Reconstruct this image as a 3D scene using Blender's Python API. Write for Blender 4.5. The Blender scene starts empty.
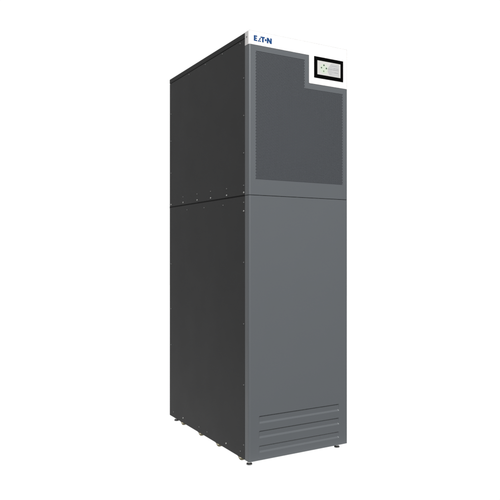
import bpy, bmesh, math, random
from mathutils import Vector, noise
random.seed(4)
C = bpy.context.scene.collection
W, D, H = 0.5605, 0.9266, 1.94      # cabinet body
Z0 = 0.0225                          # gap under the body, filled by feet and castors
SEAM = 1.2005
R = 0.0085
DD = 0.037                           # door depth

# ---------------------------------------------------------------- materials
def mat(name, col, rough=0.5, spec=0.5, metal=0.0, bump=0.0, bscale=900, var=0.0, emit=None):
    m = bpy.data.materials.new(name); m.use_nodes = True
    nt = m.node_tree; b = nt.nodes['Principled BSDF']
    b.inputs['Base Color'].default_value = (*col, 1)
    b.inputs['Roughness'].default_value = rough
    b.inputs['Specular IOR Level'].default_value = spec
    b.inputs['Metallic'].default_value = metal
    tc = nt.nodes.new('ShaderNodeTexCoord')
    if var:
        n = nt.nodes.new('ShaderNodeTexNoise'); n.inputs['Scale'].default_value = 6; n.inputs['Detail'].default_value = 3
        nt.links.new(tc.outputs['Object'], n.inputs['Vector'])
        r = nt.nodes.new('ShaderNodeMapRange')
        r.inputs['To Min'].default_value = rough - var; r.inputs['To Max'].default_value = rough + var
        nt.links.new(n.outputs['Fac'], r.inputs['Value']); nt.links.new(r.outputs['Result'], b.inputs['Roughness'])
    if bump:
        n = nt.nodes.new('ShaderNodeTexNoise'); n.inputs['Scale'].default_value = bscale; n.inputs['Detail'].default_value = 2
        nt.links.new(tc.outputs['Object'], n.inputs['Vector'])
        bp = nt.nodes.new('ShaderNodeBump'); bp.inputs['Strength'].default_value = bump; bp.inputs['Distance'].default_value = 0.0004
        nt.links.new(n.outputs['Fac'], bp.inputs['Height']); nt.links.new(bp.outputs['Normal'], b.inputs['Normal'])
    if emit:
        b.inputs['Emission Color'].default_value = (*emit[0], 1); b.inputs['Emission Strength'].default_value = emit[1]
    return m
M = {}
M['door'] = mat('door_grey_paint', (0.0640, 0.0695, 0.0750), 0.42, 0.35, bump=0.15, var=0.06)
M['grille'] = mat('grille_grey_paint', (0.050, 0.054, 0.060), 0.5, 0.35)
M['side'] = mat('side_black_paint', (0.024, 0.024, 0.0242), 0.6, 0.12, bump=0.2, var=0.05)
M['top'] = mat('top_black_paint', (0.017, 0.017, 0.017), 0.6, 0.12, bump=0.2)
M['core'] = mat('inner_frame_black', (0.006, 0.006, 0.006), 0.8, 0.1)
M['mesh_back'] = mat('filter_behind_mesh', (0.036, 0.039, 0.043), 0.9, 0.05)
M['white'] = mat('header_white_paint', (0.50, 0.488, 0.483), 0.45, 0.3, bump=0.1)
M['trim'] = mat('header_trim_grey', (0.20, 0.195, 0.19), 0.5, 0.2)
M['blue'] = mat('logo_blue', (0.002, 0.034, 0.120), 0.5, 0.2)
M['bezel'] = mat('bezel_black', (0.001, 0.001, 0.001), 0.4, 0.03)
M['zinc'] = mat('zinc_screw', (0.30, 0.30, 0.29), 0.45, 0.5, 0.8)
M['dull'] = mat('blackened_screw', (0.075, 0.075, 0.075), 0.45, 0.5, 0.3)
M['steel'] = mat('threaded_steel', (0.45, 0.45, 0.44), 0.35, 0.5, 1.0)
M['rubber'] = mat('foot_dark_steel', (0.19, 0.19, 0.19), 0.35, 0.5, 0.7)
M['wheel'] = mat('castor_wheel_cream', (0.115, 0.098, 0.045), 0.55, 0.3)
M['hub'] = mat('castor_hub_cream', (0.62, 0.56, 0.38), 0.5, 0.3)
M['fork'] = mat('castor_fork_steel', (0.10, 0.095, 0.06), 0.5, 0.4, 0.4)
M['dot'] = mat('dark_hole', (0.01, 0.01, 0.01), 0.8, 0.1)
def scr(name, col): return mat(name, (0.02, 0.02, 0.02), 0.3, 0.1, emit=(col, 1.0))
M['s_bg'] = scr('screen_pale', (0.73, 0.72, 0.69)); M['s_grn'] = scr('screen_green', (0.68, 0.76, 0.63))
M['s_gry'] = scr('screen_grey', (0.56, 0.56, 0.56)); M['s_line'] = scr('screen_line', (0.33, 0.34, 0.34))
M['s_lite'] = scr('screen_light', (0.74, 0.76, 0.74))
M['s_dot'] = scr('screen_dot', (0.03, 0.07, 0.035)); M['s_dot2'] = scr('screen_dot_pale', (0.20, 0.30, 0.17))

# ---------------------------------------------------------------- mesh helpers
class MB:
    def __init__(s): s.v = []; s.f = []; s.mi = []; s.sm = []
    def add(s, vs, fs, mi=0, smooth=False):
        o = len(s.v); s.v += [tuple(v) for v in vs]
        for f in fs: s.f.append([i + o for i in f]); s.mi.append(mi); s.sm.append(smooth)
    def box(s, x0, x1, y0, y1, z0, z1, mi=0, b=0.0):
        if b:
            bm = bmesh.new(); bmesh.ops.create_cube(bm, size=1)
            for v in bm.verts:
                v.co = Vector(((x0+x1)/2 + v.co.x*(x1-x0), (y0+y1)/2 + v.co.y*(y1-y0), (z0+z1)/2 + v.co.z*(z1-z0)))
            bmesh.ops.bevel(bm, geom=bm.edges[:], offset=b, segments=2, affect='EDGES')
            bm.verts.index_update()
            s.add([v.co for v in bm.verts], [[v.index for v in f.verts] for f in bm.faces], mi); bm.free(); return
        vs = [(x, y, z) for x in (x0, x1) for y in (y0, y1) for z in (z0, z1)]
        s.add(vs, [(0,1,3,2),(4,6,7,5),(0,4,5,1),(2,3,7,6),(0,2,6,4),(1,5,7,3)], mi)
    def lathe(s, c, axis, prof, n=24, mi=0, smooth=True):
        # prof: list of (radius, distance along axis)
        a = Vector(axis).normalized(); u = a.orthogonal().normalized(); w = a.cross(u); c = Vector(c)
        vs = []
        for r, h in prof:
            for k in range(n):
                t = 2*math.pi*k/n
                vs.append(c + a*h + (u*math.cos(t) + w*math.sin(t))*r)
        fs = []
        for j in range(len(prof)-1):
            for k in range(n):
                k2 = (k+1) % n; fs.append((j*n+k, j*n+k2, (j+1)*n+k2, (j+1)*n+k))
        s.add(vs, fs, mi, smooth)
        s.add(vs[:n], [tuple(range(n))[::-1]], mi); s.add(vs[-n:], [tuple(range(n))], mi)
    def poly(s, pts, y, t=0.0, mi=0):
        """flat shape in the xz plane, front at y, thickness t backwards"""
        n = len(pts)
        vs = [(x, y, z) for x, z in pts] + [(x, y+t, z) for x, z in pts]
        fs = [tuple(range(n))]
        if t: fs += [tuple(range(n, 2*n))[::-1]] + [(k, k+n, (k+1) % n + n, (k+1) % n) for k in range(n)]
        s.add(vs, fs, mi)
    def build(s, name, mats, parent=None):
        me = bpy.data.meshes.new(name); me.from_pydata(s.v, [], s.f)
        if not isinstance(mats, (list, tuple)): mats = [mats]
        for m in mats: me.materials.append(m)
        for p, mi, sm in zip(me.polygons, s.mi, s.sm): p.material_index = mi; p.use_smooth = sm
        bm = bmesh.new(); bm.from_mesh(me); bmesh.ops.recalc_face_normals(bm, faces=bm.faces[:]); bm.to_mesh(me); bm.free()
        o = bpy.data.objects.new(name, me); C.objects.link(o)
        if parent: o.parent = parent
        return o

def fill_holes(outer, holes, y):
    """triangulated planar face in xz at y with holes"""
    bm = bmesh.new()
    for lp in [outer] + holes:
        vs = [bm.verts.new((x, y, z)) for x, z in lp]
        for i in range(len(vs)): bm.edges.new((vs[i], vs[(i+1) % len(vs)]))
    bmesh.ops.triangle_fill(bm, use_beauty=True, use_dissolve=False, edges=bm.edges[:], normal=(0, -1, 0))
    bm.verts.index_update()
    r = [v.co.copy() for v in bm.verts], [[v.index for v in f.verts] for f in bm.faces]
    bm.free(); return r

def panel_mb(outline, holes, zl, zr):
    """sheet-metal door panel: front skin, rolled left and right edges, returned flanges. z in body units (+Z0)"""
    mb = MB()
    o = [(x, z+Z0) for x, z in outline]; hs = [[(x, z+Z0) for x, z in h] for h in holes]
    c = 0.0008                                            # small rolled edge at horizontal cuts
    vs, fs = fill_holes(o, hs, 0.0); mb.add(vs, fs)
    n = len(o)
    for i in range(n):                                    # flanges behind horizontal / inner edges
        a, b = o[i], o[(i+1) % n]
        if abs(a[0]-b[0]) < 1e-6 and (abs(a[0]-R) < 1e-6 or abs(a[0]-(W-R)) < 1e-6): continue
        mb.add([(a[0],0,a[1]),(b[0],0,b[1]),(b[0],DD*0.9,b[1]),(a[0],DD*0.9,a[1])], [(0,1,2,3)])
    for side, (z0, z1) in ((0, zl), (1, zr)):
        z0 += Z0; z1 += Z0; pr = []
        K = 8
        for k in range(K+1):
            t = math.pi/2*k/K
            pr.append((R - R*math.sin(t), R - R*math.cos(t)))
        f = (lambda x: x) if side == 0 else (lambda x: W - x)
        vs = [(f(x), y, z0) for x, y in pr] + [(f(x), y, z1) for x, y in pr]
        mb.add(vs, [(k, k+1, k+K+2, k+K+1) for k in range(K)], 0, True)
        mb.add([(f(0), R, z0), (f(0), DD, z0), (f(0), DD, z1), (f(0), R, z1)], [(0,1,2,3)])
        mb.add([(f(0), DD, z0), (f(0.012), DD, z0), (f(0.012), DD, z1), (f(0), DD, z1)], [(0,1,2,3)])
        for z in (z0, z1):                                # corner caps
            cap = [(f(x), y, z) for x, y in pr] + [(f(0), DD, z), (f(R), DD, z)]
            mb.add(cap, [tuple(range(len(cap)))])
    return mb

def rrect(x0, x1, z0, z1, r, n=5):
    p = []
    for cx, cz, a0 in ((x1-r, z1-r, 0), (x0+r, z1-r, 90), (x0+r, z0+r, 180), (x1-r, z0+r, 270)):
        for k in range(n+1):
            a = math.radians(a0 + 90*k/n); p.append((cx + r*math.cos(a), cz + r*math.sin(a)))
    return p

def empty(name, loc):
    o = bpy.data.objects.new(name, None); C.objects.link(o); o.location = loc; o.empty_display_size = 0.1; return o

# ---------------------------------------------------------------- the cabinet
cab = empty('power_cabinet', (0, 0, 0))
cab['label'] = 'tall grey and black metal power supply cabinet with perforated upper door and white header'
cab['category'] = 'cabinet'

# inner frame (seen only in the gaps)
b = MB()
b.box(0.004, W-0.004, 0.0385, D-0.004, Z0+0.004, Z0+SEAM-0.002)
b.box(0.004, W-0.004, 0.0385, D-0.004, Z0+SEAM+0.002, Z0+H-0.028)
b.box(0.0026, W-0.0026, 0.0034, D-0.0022, Z0+SEAM-0.006, Z0+SEAM+0.006)
b.box(0.0004, 0.01, 0.02, D-0.0005, Z0+SEAM-0.0055, Z0+SEAM+0.0055); b.box(W-0.01, W-0.0004, 0.02, D-0.0005, Z0+SEAM-0.0055, Z0+SEAM+0.0055)
b.build('frame', M['core'], cab)

# side panels (left and right; upper and lower)
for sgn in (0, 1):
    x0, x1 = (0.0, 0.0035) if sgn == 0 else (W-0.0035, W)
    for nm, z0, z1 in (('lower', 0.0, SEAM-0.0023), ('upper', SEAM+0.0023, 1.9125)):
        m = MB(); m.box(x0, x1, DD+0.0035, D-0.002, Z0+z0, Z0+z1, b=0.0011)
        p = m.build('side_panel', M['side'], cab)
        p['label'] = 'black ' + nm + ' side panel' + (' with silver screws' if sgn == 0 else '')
        if sgn: continue
        # raised heads of the screws: y, z, kind (2 bright, 1 dull)
        col = [(0.0435+0.006, z, k) for z, k in ((1.7354,1),(1.5647,1),(1.3945,1),(1.2464,1),(1.2147,2),(1.1690,1),(1.1303,2),(0.8957,1),(0.6157,1),(0.338,1),(0.065,1))]
        col += [(0.905, z, k) for z, k in ((1.5794,1),(1.3957,1),(1.7354,1),(1.2154,2),(0.8735,1),(0.6157,1),(0.4089,1))]
        col += [(0.2614,1.9035,1),(0.4513,1.9025,1),(0.6542,1.9015,1),(0.083,1.902,1)]
        col += [(0.7343,1.2157,2),(0.5516,1.2160,2),(0.3909,1.2150,2),(0.2174,1.2145,2)]
        col += [(0.7343,1.2461,1),(0.5516,1.2475,1),(0.3909,1.2477,1),(0.2174,1.2455,1)]
        col += [(0.6803,1.1712,1),(0.4665,1.1700,1),(0.2539,1.1690,1)]
        col += [(0.8682,0.0299,1),(0.7338,0.0275,2),(0.5265,0.0289,1),(0.4309,0.0275,1),(0.2224,0.0260,2),(0.0806,0.0281,1)]
        for y, z, k in col:
            if not (z0 < z < z1): continue
            r = 0.0036 if k == 2 else 0.0030
            s = MB()
            s.lathe((0, y, Z0+z), (-1, 0, 0), [(r*1.15, 0.0), (r*1.1, 0.0006), (r*0.85, 0.0017), (r*0.45, 0.0022), (r*0.42, 0.0014)], 14)
            s.build('screw', M['zinc'] if k == 2 else M['dull'], p)

# top and back
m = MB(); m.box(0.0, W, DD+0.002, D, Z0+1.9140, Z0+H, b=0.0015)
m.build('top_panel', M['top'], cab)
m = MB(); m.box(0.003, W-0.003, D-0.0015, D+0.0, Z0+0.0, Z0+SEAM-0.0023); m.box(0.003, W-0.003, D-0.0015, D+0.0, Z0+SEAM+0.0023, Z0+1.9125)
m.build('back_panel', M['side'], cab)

# ---- lower door with three pressed louvres
LZ = [(0.1655, 0.2010), (0.0995, 0.1335), (0.0340, 0.0660)]
holes = [rrect(0.052, 0.5085, a, c, 0.0045) for a, c in LZ]
zt = SEAM-0.0013
mb = panel_mb([(R, 0.0), (W-R, 0.0), (W-R, zt), (R, zt)], holes, (0.0, zt), (0.0, zt))
for a, c in LZ:
    loops = []
    for off_t, off_b, off_s, dep in ((0,0,0,0), (0.0007,0.0009,0.0008,0.00025), (0.0018,0.0022,0.0018,0.0014), (0.0040,0.0050,0.0036,0.0045), (0.0051,0.0063,0.0046,0.0056), (0.0062,0.0076,0.0058,0.0060)):
        loops.append([(x, dep, z+Z0) for x, z in rrect(0.052+off_s, 0.5085-off_s, a+off_b, c-off_t, max(0.0045-off_s*0.4, 0.001))])
    n = len(loops[0]); q = len(loops)
    mb.add(sum(loops, []), [(k+i*n, (k+1) % n+i*n, (k+1) % n+(i+1)*n, k+(i+1)*n) for i in range(q-1) for k in range(n)], 0, True)
    mb.add(loops[-1], [tuple(range(n))])
ld = mb.build('lower_door', M['door'], cab)

# ---- upper door with perforated L-shaped field
zb = SEAM+0.0013; hb = 1.8795; hn = 1.7465; nx = 0.3290; g = 0.0012
PX0, PX1, PZ0, PZ1, PNX, PNZ = 0.0340, 0.5320, 1.2710, 1.8530, 0.3045, 1.7190
cutL = [(PX0, PZ0), (PX1, PZ0), (PX1, PNZ), (PNX, PNZ), (PNX, PZ1), (PX0, PZ1)]
mb = panel_mb([(R, zb), (W-R, zb), (W-R, hn-g), (nx-g, hn-g), (nx-g, hb-g), (R, hb-g)], [cutL], (zb, hb-g), (zb, hn-g))
n = len(cutL)
ud = mb.build('upper_door', M['door'], cab)
# perforated sheet: hexagonal cells, each a ring of six quads with a wall one sheet deep
P = 0.0078; RY = P*math.sqrt(3)/2; RO = P/math.sqrt(3); RI = RO*0.72
def inL(x, z, mrg):
    if x < PX0+mrg or x > PX1-mrg or z < PZ0+mrg or z > PZ1-mrg: return False
    if x > PNX-mrg and z > PNZ-mrg: return False
    return True
def nearL(x, z): return inL(x, z, -0.006)
pm = MB(); yf = 0.00035; yb = 0.0017
nj = int((PZ1-PZ0)/RY)+4; ni = int((PX1-PX0)/P)+4
cs = [(math.cos(math.radians(60*k+30)), math.sin(math.radians(60*k+30))) for k in range(6)]
for j in range(-2, nj):
    z = PZ0 + 0.0045 + j*RY
    for i in range(-2, ni):
        x = PX0 + 0.004 + (i + (j % 2)*0.5)*P
        if not nearL(x, z): continue
        outer = [(x+RO*c, yf, z+Z0+RO*s) for c, s in cs]
        if inL(x, z, RI*0.9):
            inn = [(x+RI*c, yf, z+Z0+RI*s) for c, s in cs]; inb = [(x+RI*c, yb, z+Z0+RI*s) for c, s in cs]
            pm.add(outer+inn+inb, [(k, (k+1) % 6, (k+1) % 6+6, k+6) for k in range(6)] + [(k+6, (k+1) % 6+6, (k+1) % 6+12, k+12) for k in range(6)])
        else: pm.add(outer, [tuple(range(6))])
pm.build('perforated_grille', M['grille'], ud)
m = MB(); m.box(0.014, W-0.014, 0.0023, 0.0110, Z0+1.24, Z0+PNZ+0.012); m.box(0.014, PNX+0.012, 0.0023, 0.0110, Z0+PNZ+0.0125, Z0+PZ1+0.012)
m.build('dust_filter', M['mesh_back'], ud)

# ---- white header
def inner_round(cx, cz, r, n=5):      # rounded outer corner of the notch, bottom left of the display field
    return [(cx + r - r*math.cos(math.radians(90*k/n)), cz + r - r*math.sin(math.radians(90*k/n))) for k in range(n+1)]
out = [(R, hb)] + [(nx, hb)] + inner_round(nx, hn, 0.003) + [(W-R, hn), (W-R, H), (R, H)]
hd = panel_mb(out, [], (hb, H), (hn, H)).build('header_panel', M['white'], cab)
m = MB(); m.lathe((-0.0002, 0.021, Z0+1.915), (1, 0, 0), [(0.0030, -0.0006), (0.0030, 0.0004)], 16)
m.build('screw', M['dot'], hd)
m = MB(); m.box(0.003, W-0.003, 0.0015, DD-0.001, Z0+H+0.0001, Z0+H+0.0014); m.build('trim_strip', M['trim'], hd)

# ---- company lettering: E, broken A, T, dot, N
m = MB(); t = 0.0006; zb0 = 1.8965+Z0; zt0 = 1.9215+Z0; h = zt0-zb0
def pl(pts): m.poly([(x, zb0+z*h) for x, z in pts], -t, t*0.9)
e0, e1 = 0.0248, 0.0425; s = 0.0082
pl([(e0,0),(e1,0),(e1,0.23),(e0+s,0.23),(e0+s,0.39),(e1-0.0015,0.39),(e1-0.0015,0.61),(e0+s,0.61),(e0+s,0.77),(e1,0.77),(e1,1),(e0,1)])
pl([(0.0446,0),(0.0530,0),(0.0558,0.24),(0.0486,0.24)])                      # foot of the A
pl([(0.0500,0.33),(0.0582,0.33),(0.0616,0.62),(0.0585,0.80)])                # stroke of the A
pl([(0.0548,0.0),(0.0625,0.0),(0.0612,0.22),(0.0562,0.22)])
pl([(0.0600,0.77),(0.0600,1),(0.0828,1),(0.0828,0.77),(0.0768,0.77),(0.0768,0),(0.0680,0),(0.0680,0.77)])
dc = (0.0872, 0.5); pl([(dc[0]+0.0052*math.cos(a*math.pi/8), dc[1]+0.21*math.sin(a*math.pi/8)) for a in range(16)])
n0, n1 = 0.0935, 0.1200
pl([(n0,0),(n0+0.0084,0),(n0+0.0084,0.50),(n1-0.0090,0),(n1,0),(n1,1),(n1-0.0084,1),(n1-0.0084,0.50),(n0+0.0090,1),(n0,1)])
m.build('logo_lettering', M['blue'], hd)

# ---- touch display
disp = empty('touch_display', (0, 0, 0)); disp.parent = cab
BX0, BX1, BZ0, BZ1 = 0.3574, 0.5322, 1.7775+Z0, 1.8795+Z0
SX0, SX1, SZ0, SZ1 = 0.3760, 0.5150, 1.7948+Z0, 1.8618+Z0
m = MB()
ou = rrect(BX0, BX1, BZ0, BZ1, 0.002, 3); inn = rrect(SX0, SX1, SZ0, SZ1, 0.0006, 3); n = len(ou); yo = -0.0022
o2 = rrect(BX0+0.0007, BX1-0.0007, BZ0+0.0007, BZ1-0.0007, 0.0014, 3)
m.add([(x, -0.0002, z) for x, z in ou] + [(x, yo+0.0006, z) for x, z in ou] + [(x, yo, z) for x, z in o2] + [(x, yo, z) for x, z in inn] + [(x, yo+0.0010, z) for x, z in inn],
      [(k+q*n, (k+1) % n+q*n, (k+1) % n+(q+1)*n, k+(q+1)*n) for q in range(4) for k in range(n)])
m.build('bezel', M['bezel'], disp)
m = MB(); ys = yo+0.0009
def sp(u, v): return (SX0+u*(SX1-SX0), SZ0+v*(SZ1-SZ0))
def quad(u0, v0, u1, v1, mi, y=None): m.poly([sp(u0,v0), sp(u1,v0), sp(u1,v1), sp(u0,v1)], ys-0.0001*y, 0, mi)
def disc(u, v, r, mi, y, n=20):
    c = sp(u, v); m.poly([(c[0]+r*math.cos(2*math.pi*k/n), c[1]+r*math.sin(2*math.pi*k/n)) for k in range(n)], ys-0.0001*y, 0, mi)
quad(0, 0, 1, 1, 0, 0)
m.poly([sp(0.53,0.06), sp(0.93,0.06), sp(0.93,0.93), sp(0.60,0.93), sp(0.46,0.60), sp(0.42,0.35)], ys-0.0001, 0, 2)   # grey list field
disc(0.28, 0.46, 0.0235, 1, 2, 28)
for v in (0.82, 0.70, 0.40, 0.20, 0.12): quad(0.62, v, 0.90, v+0.022, 4, 2)
for k, (u0, u1, v) in enumerate(((0.45, 0.64, 0.50), (0.66, 0.92, 0.49), (0.74, 0.80, 0.30), (0.81, 0.89, 0.30), (0.62, 0.70, 0.76), (0.71, 0.86, 0.76), (0.70, 0.78, 0.60), (0.80, 0.92, 0.60))):
    quad(u0, v, u1, v+0.026, 3, 3 + 0.1*k)
disc(0.28, 0.72, 0.0042, 5, 4); disc(0.175, 0.52, 0.0038, 5, 4); disc(0.385, 0.52, 0.0042, 5, 4); disc(0.27, 0.29, 0.0040, 6, 4)
m.build('screen', [M['s_bg'], M['s_grn'], M['s_gry'], M['s_line'], M['s_lite'], M['s_dot'], M['s_dot2']], disp)

# ---- levelling feet and castors
def copy_part(o, parent, loc):
    c = o.copy(); C.objects.link(c); c.parent = parent; c.location = loc
    for ch in o.children:
        d = ch.copy(); C.objects.link(d); d.parent = c
    return c
m = MB()
m.lathe((0,0,0), (0,0,1), [(0.0132,0.0002),(0.0136,0.0010),(0.0136,0.0048),(0.0120,0.0068),(0.0070,0.0074)], 28)
foot = m.build('levelling_foot', M['rubber'], cab); foot.location = (0.021, 0.034, 0)
m = MB(); m.lathe((0,0,0), (0,0,1), [(0.0058,0.0060),(0.0082,0.0092),(0.0082,0.0142),(0.0050,0.0146),(0.0050,0.0300)], 12, smooth=False)
m.build('bolt', M['steel'], foot)
for x, y in ((0.520, 0.034), (0.021, 0.872), (0.520, 0.872)): copy_part(foot, cab, (x, y, 0))
m = MB(); r = 0.027
fk = MB()
fk.box(-0.0165, -0.0145, -0.012, 0.012, 0.018, 0.046, b=0.0006); fk.box(0.0145, 0.0165, -0.012, 0.012, 0.018, 0.046, b=0.0006)
fk.box(-0.0165, 0.0165, -0.016, 0.016, 0.0462, 0.0485, b=0.0006)
fk.lathe((-0.0185, 0, r), (1, 0, 0), [(0.004, 0), (0.004, 0.037)], 12)
fork = fk.build('castor', M['fork'], cab); fork.location = (0.021, 0.104, 0)
m.lathe((-0.0095, 0, r), (1, 0, 0), [(r-0.008, 0.0015), (r-0.006, 0.0), (r-0.002, 0.0012), (r-0.0003, 0.005), (r-0.0003, 0.014), (r-0.002, 0.0178), (r-0.006, 0.019), (r-0.008, 0.0175)], 36)
m.lathe((-0.0100, 0, r), (1, 0, 0), [(r-0.0085, 0.0018), (r-0.0090, 0.0), (0.006, -0.001), (0.004, -0.002)], 28, mi=1)
m.build('wheel', [M['wheel'], M['hub']], fork)
for x in (0.021, W-0.021):
    for y in (0.104, 0.333, 0.540, 0.770):
        if x < 0.1 and y < 0.2: continue
        copy_part(fork, cab, (x, y, 0))

# ---------------------------------------------------------------- white floor, glow added so no contact shadow shows
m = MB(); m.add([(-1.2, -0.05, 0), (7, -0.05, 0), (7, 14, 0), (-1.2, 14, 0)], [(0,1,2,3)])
gm = mat('white_floor_added_glow', (0.08, 0.08, 0.08), 0.6, 0.1, emit=((1, 1, 1), 1.0))
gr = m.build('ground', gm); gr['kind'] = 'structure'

# ---------------------------------------------------------------- light
w = bpy.data.worlds.new('World'); bpy.context.scene.world = w; w.use_nodes = True
nt = w.node_tree; bg = nt.nodes['Background']
tc = nt.nodes.new('ShaderNodeTexCoord'); dp = nt.nodes.new('ShaderNodeVectorMath'); dp.operation = 'DOT_PRODUCT'
fw = Vector((math.sin(0.5205), math.cos(0.5205), 0)); dp.inputs[1].default_value = fw
nt.links.new(tc.outputs['Generated'], dp.inputs[0])
mr = nt.nodes.new('ShaderNodeMapRange'); mr.interpolation_type = 'SMOOTHSTEP'
mr.inputs['From Min'].default_value = 0.15; mr.inputs['From Max'].default_value = 0.65
mr.inputs['To Min'].default_value = 0.25; mr.inputs['To Max'].default_value = 1.02   # white backdrop ahead, dim studio behind the camera
nt.links.new(dp.outputs['Value'], mr.inputs['Value']); nt.links.new(mr.outputs['Result'], bg.inputs['Strength'])
bg.inputs['Color'].default_value = (1, 1, 1, 1)

def area(loc, target, size, power, col=(1, 1, 1)):
    l = bpy.data.lights.new('softbox', 'AREA'); l.shape = 'RECTANGLE'; l.size, l.size_y = size; l.energy = power; l.color = col
    o = bpy.data.objects.new('softbox', l); C.objects.link(o); o.location = loc
    o.rotation_euler = (Vector(target)-Vector(loc)).to_track_quat('-Z', 'Y').to_euler(); return o
area((-3.0, -9.6, 9.0), (0.25, 0.2, 0.9), (2.3, 2.3), 4000)

# ---------------------------------------------------------------- camera
cam = bpy.data.cameras.new('Camera'); co = bpy.data.objects.new('Camera', cam); C.objects.link(co)
cam.sensor_width = 36; cam.lens = 616.88/500*36; cam.clip_end = 100; cam.clip_start = 0.05
co.location = (-1.37199, -2.40226, 0.948156+Z0)
co.rotation_euler = (math.radians(90)+0.0015977, 0, -0.520536)
sc = bpy.context.scene; sc.camera = co
sc.view_settings.view_transform = 'Standard'; sc.view_settings.look = 'None'; sc.view_settings.exposure = 0; sc.view_settings.gamma = 1
sc.render.resolution_x = sc.render.resolution_y = 1024
